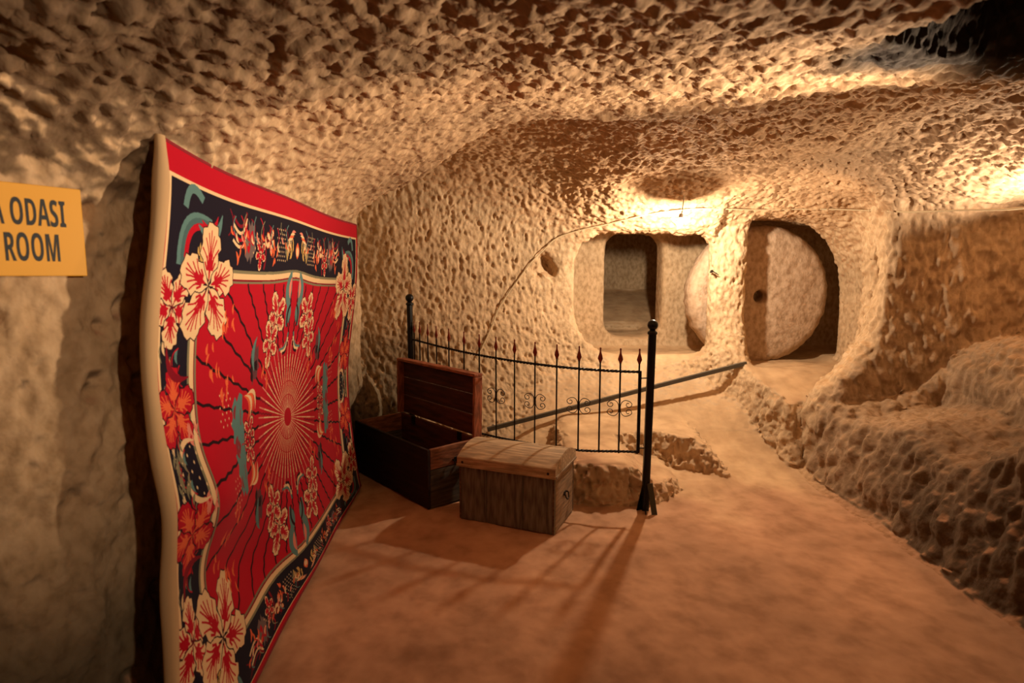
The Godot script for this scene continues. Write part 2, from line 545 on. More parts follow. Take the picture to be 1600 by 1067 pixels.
func carve_room() -> void:
	var t0 := Time.get_ticks_msec()
	var f := PackedFloat32Array()
	f.resize(NX * NY * NZ)
	f.fill(NAN)
	# coarse lattice at twice the cell, then the fine lattice only near the surface
	for k in range(0, NZ, 2):
		for j in range(0, NY, 2):
			var row := (k * NY + j) * NX
			for i in range(0, NX, 2):
				f[row + i] = field(LOW.x + i * CELL, LOW.y + j * CELL, LOW.z + k * CELL)
	var cells := PackedInt32Array()
	for k in range(0, NZ - 2, 2):
		for j in range(0, NY - 2, 2):
			for i in range(0, NX - 2, 2):
				var at := (k * NY + j) * NX + i
				var lo := INF
				var hi := -INF
				for q in 8:
					var v := f[at + (q & 1) * 2 + ((q >> 1) & 1) * 2 * NX + (q >> 2) * 2 * NX * NY]
					lo = minf(lo, v)
					hi = maxf(hi, v)
				if lo < 0.045 and hi > -0.045:
					for c in 27:
						var ii := i + c % 3
						var jj := j + (c / 3) % 3
						var kk := k + c / 9
						var m := (kk * NY + jj) * NX + ii
						if is_nan(f[m]):
							f[m] = field(LOW.x + ii * CELL, LOW.y + jj * CELL, LOW.z + kk * CELL)
					for c in 8:
						cells.append(((k + (c >> 2)) * NY + j + ((c >> 1) & 1)) * NX + i + (c & 1))
	# one vertex in each cell that the surface crosses
	var vert := PackedVector3Array()
	var owner_of := {}
	var step := [1, NX, NX * NY]
	for at in cells:
		var inside := 0
		for q in 8:
			if f[at + (q & 1) + ((q >> 1) & 1) * NX + (q >> 2) * NX * NY] < 0.0:
				inside += 1
		if inside == 0 or inside == 8:
			continue
		var sum := Vector3()
		var n := 0
		for ax in 3:
			var s: int = step[ax]
			var s1: int = step[(ax + 1) % 3]
			var s2: int = step[(ax + 2) % 3]
			for q in 4:
				var o := (q & 1) * s1 + (q >> 1) * s2
				var a := f[at + o]
				var b := f[at + o + s]
				if (a < 0.0) != (b < 0.0):
					var p := Vector3()
					p[ax] = a / (a - b)
					p[(ax + 1) % 3] = q & 1
					p[(ax + 2) % 3] = q >> 1
					sum += p
					n += 1
		var i := at % NX
		var j := (at / NX) % NY
		var k := at / (NX * NY)
		var g := LOW + (Vector3(i, j, k) + sum / n) * CELL
		owner_of[at] = vert.size()
		vert.append(Vector3(g.x, g.y, -g.z))
	# one quad round each crossed lattice edge, wound so that the air lies in front
	var quads := PackedInt32Array()
	for at in owner_of:
		for ax in 3:
			var a := f[at]
			var b := f[at + step[ax]]
			if is_nan(b) or (a < 0.0) == (b < 0.0):
				continue
			var s1: int = step[(ax + 1) % 3]
			var s2: int = step[(ax + 2) % 3]
			if not (owner_of.has(at - s1) and owner_of.has(at - s2) and owner_of.has(at - s1 - s2)):
				continue
			var q := [owner_of[at], owner_of[at - s1], owner_of[at - s1 - s2], owner_of[at - s2]]
			if a < 0.0:
				q.reverse()
			quads.append_array(PackedInt32Array(q))
	vert = relaxed(vert, quads, 0.5)
	# regions by place and facing
	var nq := quads.size() / 4
	var region := PackedByteArray()
	region.resize(nq)
	for q in nq:
		var a := vert[quads[q * 4]]
		var b := vert[quads[q * 4 + 1]]
		var c := vert[quads[q * 4 + 2]]
		var e := vert[quads[q * 4 + 3]]
		var n := -(c - a).cross(e - b).normalized()
		region[q] = region_of((a + b + c + e) / 4.0, n)
	# what lies behind the viewer stays coarse
	var near_quads := PackedInt32Array()
	var near_region := PackedByteArray()
	var far_quads := PackedInt32Array()
	var far_region := PackedByteArray()
	for q in nq:
		if vert[quads[q * 4]].z > -0.5:
			near_quads.append_array(quads.slice(q * 4, q * 4 + 4))
			near_region.append(region[q])
		else:
			far_quads.append_array(quads.slice(q * 4, q * 4 + 4))
			far_region.append(region[q])
	var r: Array = [vert, far_quads, far_region]
	for level in 2:
		r = split(r[0], r[1], r[2])
		if level == 0:
			r[0] = relaxed(r[0], r[1], 0.5)
	var fine_v: PackedVector3Array = r[0]
	var fine_q: PackedInt32Array = r[1]
	var nrm := normals(fine_v, fine_q)
	fine_v = roughened(fine_v, nrm)
	nrm = normals(fine_v, fine_q)
	var names := ["floor", "ceiling", "wall_left", "wall_back", "wall_right", "wall_front"]
	var coarse_n := normals(vert, near_quads)
	for k in 6:
		var mesh := ArrayMesh.new()
		emit(mesh, fine_v, nrm, fine_q, r[2], k)
		emit(mesh, vert, coarse_n, near_quads, near_region, k)
		if mesh.get_surface_count() == 0:
			continue
		var o := MeshInstance3D.new()
		o.name = names[k]
		o.mesh = mesh
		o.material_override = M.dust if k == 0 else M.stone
		o.set_meta("kind", "structure")
		add_child(o)


func relaxed(v: PackedVector3Array, quads: PackedInt32Array, share: float) -> PackedVector3Array:
	var sum := PackedVector3Array()
	sum.resize(v.size())
	var n := PackedInt32Array()
	n.resize(v.size())
	for q in range(0, quads.size(), 4):
		var c := (v[quads[q]] + v[quads[q + 1]] + v[quads[q + 2]] + v[quads[q + 3]]) * 0.25
		for e in 4:
			var i := quads[q + e]
			sum[i] += c
			n[i] += 1
	var out := v.duplicate()
	for i in v.size():
		if n[i] > 3:
			out[i] = v[i].lerp(sum[i] / n[i], share)
	return out


func split(v: PackedVector3Array, quads: PackedInt32Array, region: PackedByteArray) -> Array:
	var mid := {}
	var out := PackedInt32Array()
	var reg := PackedByteArray()
	out.resize(quads.size() * 4)
	reg.resize(quads.size())
	var big_n := v.size() + 1
	var w := 0
	for q in range(0, quads.size(), 4):
		var c := v.size()
		v.append((v[quads[q]] + v[quads[q + 1]] + v[quads[q + 2]] + v[quads[q + 3]]) * 0.25)
		var e0 := 0
		var e1 := 0
		var e2 := 0
		var e3 := 0
		for e in 4:
			var a := quads[q + e]
			var b := quads[q + (e + 1) % 4]
			var key := mini(a, b) * big_n + maxi(a, b)
			var m: int = mid.get(key, -1)
			if m < 0:
				m = v.size()
				v.append((v[a] + v[b]) * 0.5)
				mid[key] = m
			if e == 0:
				e0 = m
			elif e == 1:
				e1 = m
			elif e == 2:
				e2 = m
			else:
				e3 = m
		var k := w * 4
		out[k] = quads[q]; out[k + 1] = e0; out[k + 2] = c; out[k + 3] = e3
		out[k + 4] = e0; out[k + 5] = quads[q + 1]; out[k + 6] = e1; out[k + 7] = c
		out[k + 8] = c; out[k + 9] = e1; out[k + 10] = quads[q + 2]; out[k + 11] = e2
		out[k + 12] = e3; out[k + 13] = c; out[k + 14] = e2; out[k + 15] = quads[q + 3]
		var g := region[q / 4]
		reg[w] = g; reg[w + 1] = g; reg[w + 2] = g; reg[w + 3] = g
		w += 4
	return [v, out, reg]


func normals(v: PackedVector3Array, quads: PackedInt32Array) -> PackedVector3Array:
	var n := PackedVector3Array()
	n.resize(v.size())
	for q in range(0, quads.size(), 4):
		var a := quads[q]
		var b := quads[q + 1]
		var c := quads[q + 2]
		var e := quads[q + 3]
		var m := (v[e] - v[b]).cross(v[c] - v[a])
		n[a] += m
		n[b] += m
		n[c] += m
		n[e] += m
	for i in n.size():
		n[i] = n[i].normalized()
	return n


var pits := noise(FastNoiseLite.TYPE_CELLULAR, 9.0, 31)
var knobs := noise(FastNoiseLite.TYPE_CELLULAR, 15.0, 32)
var ridges := noise(FastNoiseLite.TYPE_SIMPLEX_SMOOTH, 7.5, 33, 4, FastNoiseLite.FRACTAL_RIDGED)
var grain := noise(FastNoiseLite.TYPE_SIMPLEX_SMOOTH, 19.0, 34, 3, FastNoiseLite.FRACTAL_FBM)
var slow := noise(FastNoiseLite.TYPE_SIMPLEX_SMOOTH, 2.2, 35, 2, FastNoiseLite.FRACTAL_FBM)


func roughened(v: PackedVector3Array, nrm: PackedVector3Array) -> PackedVector3Array:
	for n in [pits, knobs]:
		n.cellular_return_type = FastNoiseLite.RETURN_DISTANCE
		n.domain_warp_enabled = true
		n.domain_warp_amplitude = 0.05
		n.domain_warp_frequency = 7.0
		n.domain_warp_fractal_type = FastNoiseLite.DOMAIN_WARP_FRACTAL_NONE
	var out := PackedVector3Array()
	out.resize(v.size())
	for i in v.size():
		var p := v[i]
		var n := nrm[i]
		var d := -p.z
		var s := 0.0
		var floorish := ss(0.55, 0.85, n.y) * (1.0 - 0.6 * ss(2.15, 2.3, p.x) * ss(4.3, 4.1, d))
		if floorish > 0.99:
			s = 0.010 * slow.get_noise_3d(p.x, p.y, p.z) + 0.004 * grain.get_noise_3d(p.x * 0.5, p.y, p.z * 0.5)
		else:
			var roof := ss(0.25, 0.75, -n.y)
			var rightness := ss(1.75, 2.2, p.x) * ss(5.0, 4.6, d) * (1.0 - roof)
			var leftness := ss(-0.7, -1.0, p.x) * ss(4.4, 4.0, d) * (1.0 - roof)
			var inside := ss(5.05, 5.3, d)
			var step_face := ss(0.62, 0.5, p.y) * ss(3.3, 3.5, d) * ss(2.2, 2.0, p.x) * ss(0.2, 0.35, p.x) * ss(4.7, 4.5, d)
			if step_face > 0.01:
				s += step_face * (0.034 * ridges.get_noise_3d(p.x * 1.6, p.y * 0.9, p.z * 1.6) + 0.03 * (0.4 - 1.0 - knobs.get_noise_3d(p.x * 1.4, p.y * 0.7, p.z * 1.4)))
			var mid := maxf(0.0, 1.0 - rightness - leftness - roof) * (1.0 - inside)
			var g := grain.get_noise_3d(p.x, p.y * 0.6, p.z)
			s += 0.006 * g
			if roof > 0.01:
				var c := 1.0 + knobs.get_noise_3d(p.x * 0.9, p.y, p.z * 0.9)
				var calm := 1.0 - 0.4 * ss(1.0, -0.2, p.x) * ss(1.9, 2.9, d)
				s += roof * calm * (1.0 - 0.6 * inside) * (0.022 * (0.4 - c) * ss(-0.35, 0.2, slow.get_noise_3d(p.x * 1.6, p.y, p.z * 1.6)) + 0.017 * ridges.get_noise_3d(p.x, p.y, p.z) + 0.014 * g + 0.02 * slow.get_noise_3d(p.x * 1.5, p.y, p.z * 1.5))
			if rightness > 0.01:
				var above := ss(0.72, 0.98, p.y)
				var c := 1.0 + knobs.get_noise_3d(p.x * 0.75, p.y * 0.32, p.z * 0.75)
				var c2 := 1.0 + knobs.get_noise_3d(p.x * 1.5, p.y * 0.6, p.z * 1.5)
				s += rightness * (lerpf(0.06 * (0.5 - c), 0.045 * (0.45 - c2), above) + 0.022 * ridges.get_noise_3d(p.x, p.y * 0.5, p.z) + 0.02 * slow.get_noise_3d(p.x * 2.0, p.y * 2.0, p.z * 2.0))
			if mid > 0.01:
				var c := 1.0 + pits.get_noise_3d(p.x * 2.6, p.y * 1.5, p.z * 2.6)
				s += mid * (-0.024 * ss(0.45, 0.12, c) * ss(-0.3, 0.2, grain.get_noise_3d(p.x * 0.4, p.y * 0.4, p.z * 0.4)) + 0.009 * ridges.get_noise_3d(p.x * 2.2, p.y * 1.0, p.z * 2.2) + 0.008 * g)
			if leftness > 0.01:
				var c := 1.0 + pits.get_noise_3d(p.x, p.y * 0.8, p.z)
				s += leftness * (-0.035 * ss(0.36, 0.1, c) * ss(-0.15, 0.2, slow.get_noise_3d(p.x * 2.0, p.y * 2.0, p.z * 2.0)) + 0.016 * ridges.get_noise_3d(p.x * 0.9, p.y * 0.7, p.z * 0.9) + 0.02 * slow.get_noise_3d(p.x * 1.6, p.y * 1.3, p.z * 1.6))
			s = lerpf(s, 0.004 * g, floorish)
		out[i] = p + n * s
	return out


# Stone colour with shade painted in at places: pale tuff walls, a browner sooted roof, reddish trodden dust on the floor. Vertex colours are linear.
func stone_color(p: Vector3, n: Vector3) -> Color:
	var d := -p.z
	var wall := Color(0.54, 0.405, 0.262)
	var roof := Color(0.47, 0.315, 0.188)
	var dust := Color(0.47, 0.268, 0.16)
	var pale := Color(0.50, 0.345, 0.20)
	var s := slow.get_noise_3d(p.x * 0.7 + 9.0, p.y * 0.7, p.z * 0.7)
	var floorish := ss(0.5, 0.8, n.y)
	var c := wall.lerp(roof, ss(0.2, 0.7, -n.y))
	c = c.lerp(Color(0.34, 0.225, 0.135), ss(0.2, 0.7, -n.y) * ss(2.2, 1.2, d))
	c = c.lerp(Color(0.13, 0.083, 0.05), ss(0.1, 0.5, -n.y) * ss(2.3, 1.5, d + 0.3 * s) * ss(0.5, -0.6, p.x) * 0.85)  # near left roof darkened, its shade put into the colour
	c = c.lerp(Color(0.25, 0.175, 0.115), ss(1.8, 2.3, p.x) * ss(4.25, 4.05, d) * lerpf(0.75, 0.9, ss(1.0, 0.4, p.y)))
	c = c.lerp(Color(0.06, 0.043, 0.03), ss(1.9, 2.2, p.x) * ss(3.9, 2.5, d + 0.4 * s) * ss(1.0, 0.4, p.y) * 0.85)  # shade painted into the right wall foot, deeper towards the viewer
	c = c.lerp(Color(0.52, 0.35, 0.205), ss(-0.8, -1.1, p.x) * ss(4.0, 3.0, d) * ss(0.5, 0.2, -n.y))
	c = c.lerp(Color(0.095, 0.078, 0.05), ss(-0.7, -1.0, p.x) * ss(1.25, 0.3, p.y + 0.3 * s) * 0.85)  # left wall darker towards its foot
	c = c.lerp(dust.lerp(pale, ss(3.2, 4.4, d + 0.5 * s)), floorish * (1.0 - 0.85 * ss(2.15, 2.35, p.x) * ss(4.25, 4.1, d)))
	c = c.lerp(Color(0.04, 0.03, 0.023), ss(0.88, 1.12, p.x + 0.1 * s) * ss(2.25, 1.95, d - 0.2 * (p.x - 1.4)) * ss(2.0, 2.12, p.y) * ss(0.9, 0.5, n.y))   # shade of the unlit shaft, painted in black
	c = c * (1.25 + 0.28 * s)
	c.a = 1.0
	return c


func emit(mesh: ArrayMesh, v: PackedVector3Array, nrm: PackedVector3Array, quads: PackedInt32Array, region: PackedByteArray, k: int) -> void:
	var place := PackedInt32Array()
	place.resize(v.size())
	place.fill(-1)
	var pv := PackedVector3Array()
	var pn := PackedVector3Array()
	var pc := PackedColorArray()
	var idx := PackedInt32Array()
	for q in region.size():
		if region[q] != k:
			continue
		var o := q * 4
		for e in 4:
			var i := quads[o + e]
			if place[i] < 0:
				place[i] = pv.size()
				pv.append(v[i])
				pn.append(nrm[i])
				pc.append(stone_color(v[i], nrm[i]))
		var a := place[quads[o]]
		var c := place[quads[o + 2]]
		idx.append(a)
		idx.append(place[quads[o + 1]])
		idx.append(c)
		idx.append(a)
		idx.append(c)
		idx.append(place[quads[o + 3]])
	if idx.is_empty():
		return
	var arr := []
	arr.resize(Mesh.ARRAY_MAX)
	arr[Mesh.ARRAY_VERTEX] = pv
	arr[Mesh.ARRAY_NORMAL] = pn
	arr[Mesh.ARRAY_COLOR] = pc
	arr[Mesh.ARRAY_INDEX] = idx
	mesh.add_surface_from_arrays(Mesh.PRIMITIVE_TRIANGLES, arr)


# ------------------------------------------------------------------ objects
func build_objects() -> void:
	build_rug()
	build_sign()
	build_open_chest()
	build_closed_chest()
	build_fence()
	build_millstone()
	build_handrail()
	build_cable()
	build_peg()


func build_sign() -> void:
	var x := Vector3(0.54, 0, -0.842).normalized()
	var b := Basis(x, Vector3.UP, x.cross(Vector3.UP))
	var t := thing("wall_sign", "yellow rectangular sign with black capital letters on the left wall", "sign", Vector3(-1.2, 1.617, -1.618), b)
	var st := tool()
	box(st, Vector3(0.46, 0.238, 0.005), Transform3D(Basis(), Vector3(-0.23, 0, 0)), 0.0015)
	obj("board", st, M.sign, t)
	for row in [["A ODASI", "ODASI", 0.118, 0.040, 0.0475, 0.072], ["ROOM", "ROOM", 0.116, 0.060, -0.043, 0.074]]:
		var probe := TextMesh.new()
		probe.font = bold_font()
		probe.text = row[1]
		probe.font_size = 64
		probe.depth = 0.2
		var wide := probe.get_aabb().size
		var tm := TextMesh.new()
		tm.font = probe.font
		tm.text = row[0]
		tm.font_size = 64
		tm.depth = 0.2
		var box_now := tm.get_aabb()
		var sx: float = row[2] / wide.x
		var sy: float = row[5] / wide.y
		var o := put("lettering", tm, M.ink, t)
		o.scale = Vector3(sx, sy, 0.006)
		o.position = Vector3(-row[3] - box_now.end.x * sx, row[4] - box_now.get_center().y * sy, 0.0028)
	st = tool()
	lathe(st, PackedVector2Array([Vector2(0, 0.003), Vector2(0.0035, 0.002), Vector2(0.005, 0)]), 10, Transform3D(Basis(Vector3.RIGHT, PI / 2), Vector3(-0.196, 0.09, 0.0025)))
	obj("screw", st, M.nickel, t)


func bold_font() -> SystemFont:
	var f := SystemFont.new()
	f.font_names = PackedStringArray(["Droid Sans"])
	f.font_weight = 700
	return f


func build_open_chest() -> void:
	var x := Vector3(0.665, 0, 0.747).normalized()
	var b := Basis(x, Vector3.UP, x.cross(Vector3.UP))
	var L := 1.0
	var W := 0.42
	var H := 0.40
	var corner := at_d(-0.535, 0.0, 3.49)
	var t := thing("wooden_chest", "large dark wooden chest standing open with its lid raised", "chest", corner - b * Vector3(L / 2, 0, W / 2), b)
	var i := Basis()
	var st := tool()
	box(st, Vector3(L, H - 0.01, 0.022), Transform3D(i, Vector3(0, H / 2 + 0.005, W / 2 - 0.011)), 0.004)
	obj("front_panel", st, M.dark_wood, t)
	st = tool()
	box(st, Vector3(L, H - 0.01, 0.022), Transform3D(i, Vector3(0, H / 2 + 0.005, -W / 2 + 0.011)), 0.004)
	obj("back_panel", st, M.inner_wood, t)
	for s in [1.0, -1.0]:
		# each end is two boards, the upper one paler
		st = tool()
		box(st, Vector3(0.022, 0.135, W - 0.046), Transform3D(i, Vector3(s * (L / 2 - 0.011), H - 0.0675, 0)), 0.003)
		obj("end_board", st, M.edge_wood_z, t)
		st = tool()
		box(st, Vector3(0.02, H - 0.15, W - 0.046), Transform3D(i, Vector3(s * (L / 2 - 0.012), (H - 0.14) / 2 + 0.005, 0)), 0.003)
		obj("end_board", st, M.old_wood_z, t)
	st = tool()
	box(st, Vector3(L - 0.05, 0.02, W - 0.05), Transform3D(i, Vector3(0, 0.025, 0)), 0.003)
	obj("bottom_board", st, M.inner_wood, t)
	for s in [-1.0, 1.0]:
		st = tool()
		box(st, Vector3(0.05, 0.016, W - 0.03), Transform3D(i, Vector3(s * (L / 2 - 0.05), 0.008, 0)), 0.003)
		obj("foot_batten", st, M.dark_wood, t)
	# the raised lid: three boards in a shallow frame, leaning back a little
	var lid := Node3D.new()
	lid.name = "lid"
	lid.transform = Transform3D(Basis(Vector3.RIGHT, -0.02), Vector3(0, H + 0.004, -W / 2 + 0.012))
	t.add_child(lid)
	var lh := 0.43
	for k in 3:
		st = tool()
		box(st, Vector3(L - 0.03, lh / 3 - 0.004, 0.016), Transform3D(i, Vector3(0, lh * (k + 0.5) / 3, -0.022)), 0.003)
		obj("lid_board", st, M.lid_wood if k > 0 else M.inner_wood, lid)
	st = tool()
	box(st, Vector3(L + 0.01, 0.02, 0.072), Transform3D(i, Vector3(0, lh, 0.004)), 0.004)
	obj("lid_rail", st, M.edge_wood, lid)
	for s in [1.0, -1.0]:
		st = tool()
		box(st, Vector3(0.02, lh - 0.012, 0.07), Transform3D(i, Vector3(s * (L / 2 - 0.006), lh / 2 - 0.006, 0.004)), 0.004)
		obj("lid_side", st, M.edge_wood_y, lid)
	for s in [-0.3, 0.3]:
		st = tool()
		box(st, Vector3(0.05, 0.05, 0.004), Transform3D(i, Vector3(s, H - 0.03, -W / 2 + 0.024)), 0.001)
		sweep(st, PackedVector3Array([Vector3(s - 0.025, H + 0.002, -W / 2 + 0.024), Vector3(s + 0.025, H + 0.002, -W / 2 + 0.024)]), ring_profile(0.006, 8))
		obj("hinge", st, M.thin_iron, t)
	st = tool()
	ring_handle(st, Vector3(L / 2 + 0.004, H - 0.1, -0.02), 0.045)
	obj("handle", st, M.thin_iron, t)


# A drop handle on a plate, on the end face of a chest (facing +x).
func ring_handle(st: SurfaceTool, at: Vector3, r: float) -> void:
	box(st, Vector3(0.004, r * 0.7, r * 1.1), Transform3D(Basis(), at), 0.001)
	for s in [-1.0, 1.0]:
		sweep(st, PackedVector3Array([at + Vector3(0, 0, s * r * 0.8), at + Vector3(0.012, 0, s * r * 0.8)]), ring_profile(0.005, 8))
	var p := PackedVector3Array()
	for k in 13:
		var a := PI * k / 12.0
		p.append(at + Vector3(0.012 + 0.008 * sin(a), -sin(a) * r * 0.95, cos(a) * r * 0.8))
	sweep(st, p, ring_profile(0.0045, 8))


func build_closed_chest() -> void:
	var x := Vector3(0.925, 0, 0.38).normalized()
	var b := Basis(x, Vector3.UP, x.cross(Vector3.UP))
	var L := 0.615
	var W := 0.39
	var H := 0.335
	var corner := at_d(0.245, 0.0, 3.142)
	var t := thing("wooden_chest", "smaller pale worn wooden chest, closed under a low domed lid", "chest", corner - b * Vector3(L / 2, 0, W / 2), b)
	var i := Basis()
	var st := tool()
	for span in [[0.0, 0.3], [0.3, 0.68], [0.68, 1.0]]:
		st = tool()
		box(st, Vector3((span[1] - span[0]) * L - 0.003, H, 0.02), Transform3D(i, Vector3((span[0] + span[1] - 1.0) / 2 * L, H / 2 + 0.006, W / 2 - 0.01)), 0.0025)
		obj("front_board", st, M.old_wood_y, t)
	st = tool()
	box(st, Vector3(L, H, 0.02), Transform3D(i, Vector3(0, H / 2 + 0.006, -W / 2 + 0.01)), 0.003)
	obj("back_panel", st, M.old_wood, t)
	for s in [1.0, -1.0]:
		st = tool()
		box(st, Vector3(0.02, H, W - 0.042), Transform3D(i, Vector3(s * (L / 2 - 0.01), H / 2 + 0.006, 0)), 0.003)
		obj("end_panel", st, M.old_lid_z, t)
	st = tool()
	box(st, Vector3(L - 0.01, 0.012, W - 0.01), Transform3D(i, Vector3(0, 0.006, 0)), 0.002)
	obj("bottom_board", st, M.old_wood, t)
	for s in [1.0, -1.0]:
		st = tool()
		box(st, Vector3(0.012, H - 0.01, 0.003), Transform3D(i, Vector3(s * (L / 2 - 0.007), H / 2 + 0.006, W / 2 + 0.001)), 0.001)
		obj("corner_strap", st, M.old_wood, t)
	var lid := Node3D.new()
	lid.name = "lid"
	lid.position = Vector3(0, H + 0.006, 0)
	t.add_child(lid)
	# domed top: a closed profile across the depth, drawn along the length
	st = tool()
	var hw := W / 2 + 0.012
	var hl := L / 2 + 0.008
	var prof := PackedVector2Array([Vector2(-hw, 0.004), Vector2(-hw, 0.056)])
	for k in 13:
		var a := -1.0 + k / 6.0
		prof.append(Vector2(a * (hw - 0.006), 0.062 + 0.055 * (1.0 - a * a)))
	prof.append(Vector2(hw, 0.056))
	prof.append(Vector2(hw, 0.004))
	var mid := Vector2(0, 0.04)
	for k in prof.size():
		var p := prof[k]
		var q := prof[(k + 1) % prof.size()]
		var out := Vector3(0, (p + q).y / 2 - mid.y, (p + q).x / 2)
		st.set_smooth_group(1 if k > 1 and k < 14 else -1)
		quad(st, Vector3(-hl, p.y, p.x), Vector3(-hl, q.y, q.x), Vector3(hl, q.y, q.x), Vector3(hl, p.y, p.x), out)
		st.set_smooth_group(-1)
		for s in [-1.0, 1.0]:
			tri(st, Vector3(s * hl, mid.y, 0), Vector3(s * hl, p.y, p.x), Vector3(s * hl, q.y, q.x), Vector3(s, 0, 0))
	obj("domed_top", st, M.old_lid, lid)
	st = tool()
	box(st, Vector3(2 * hl + 0.006, 0.016, 0.008), Transform3D(i, Vector3(0, 0.01, hw + 0.003)), 0.002)
	obj("lid_moulding", st, M.old_lid, lid)
	for s in [1.0, -1.0]:
		st = tool()
		box(st, Vector3(0.008, 0.016, W + 0.02), Transform3D(i, Vector3(s * (hl + 0.003), 0.01, 0)), 0.002)
		obj("lid_moulding", st, M.old_lid_z, lid)
	for s in [-0.28, 0.27]:
		st = tool()
		lathe(st, PackedVector2Array([Vector2(0, 0.004), Vector2(0.006, 0.003), Vector2(0.008, 0)]), 10, Transform3D(Basis(Vector3.RIGHT, PI / 2), Vector3(s, 0.03, hw)))
		obj("nail_head", st, M.thin_iron, lid)
	st = tool()
	ring_handle(st, Vector3(L / 2 + 0.002, 0.19, -0.0), 0.036)
	obj("handle", st, M.thin_iron, t)


func fence_d(x: float) -> float:
	return 3.51 + 0.10 * (0.8 - x) + 0.36 * (0.8 - x) * (0.8 - x)


# The panel rises a little towards its left end.
func fence_rise(x: float) -> float:
	return 0.078 * pow(clampf((0.8 - x) / 1.57, 0.0, 1.0), 1.8)


func fence_run(y: float, from_x: float, to_x: float, n: int) -> PackedVector3Array:
	var p := PackedVector3Array()
	for k in n + 1:
		var x := lerpf(from_x, to_x, k / float(n))
		p.append(at_d(x, y + (fence_rise(x) if y > 0.6 else -0.016 * ss(0.75, 0.4, x)), fence_d(x)))
	return p


func square(side: float) -> PackedVector2Array:
	var h := side / 2
	return PackedVector2Array([Vector2(-h, -h), Vector2(h, -h), Vector2(h, h), Vector2(-h, h)])


func post(t: Node3D, foot: Vector3, top: Vector3, turn: float) -> void:
	var st := tool()
	var ax := (top - foot).normalized()
	sweep(st, PackedVector3Array([foot, top]), square(0.041))
	var b := Basis(Quaternion(Vector3.UP, ax)) * Basis(Vector3.UP, turn)
	var o := obj("post", st, M.iron, t)
	st = tool()
	lathe(st, PackedVector2Array([Vector2(0, -0.01), Vector2(0.029, -0.008), Vector2(0.031, 0), Vector2(0.029, 0.008), Vector2(0.02, 0.013), Vector2(0.017, 0.022), Vector2(0, 0.024)]), 20, Transform3D(b, top))
	obj("collar", st, M.iron, o)
	st = tool()
	var p := PackedVector2Array()
	for k in 15:
		var a := -PI / 2 + PI * k / 14.0
		p.append(Vector2(maxf(0.0, cos(a)) * 0.033, sin(a) * 0.033))
	p[0].x = 0
	p[14].x = 0
	lathe(st, p, 24, Transform3D(b, top + ax * 0.05))
	obj("ball_finial", st, M.iron, o)


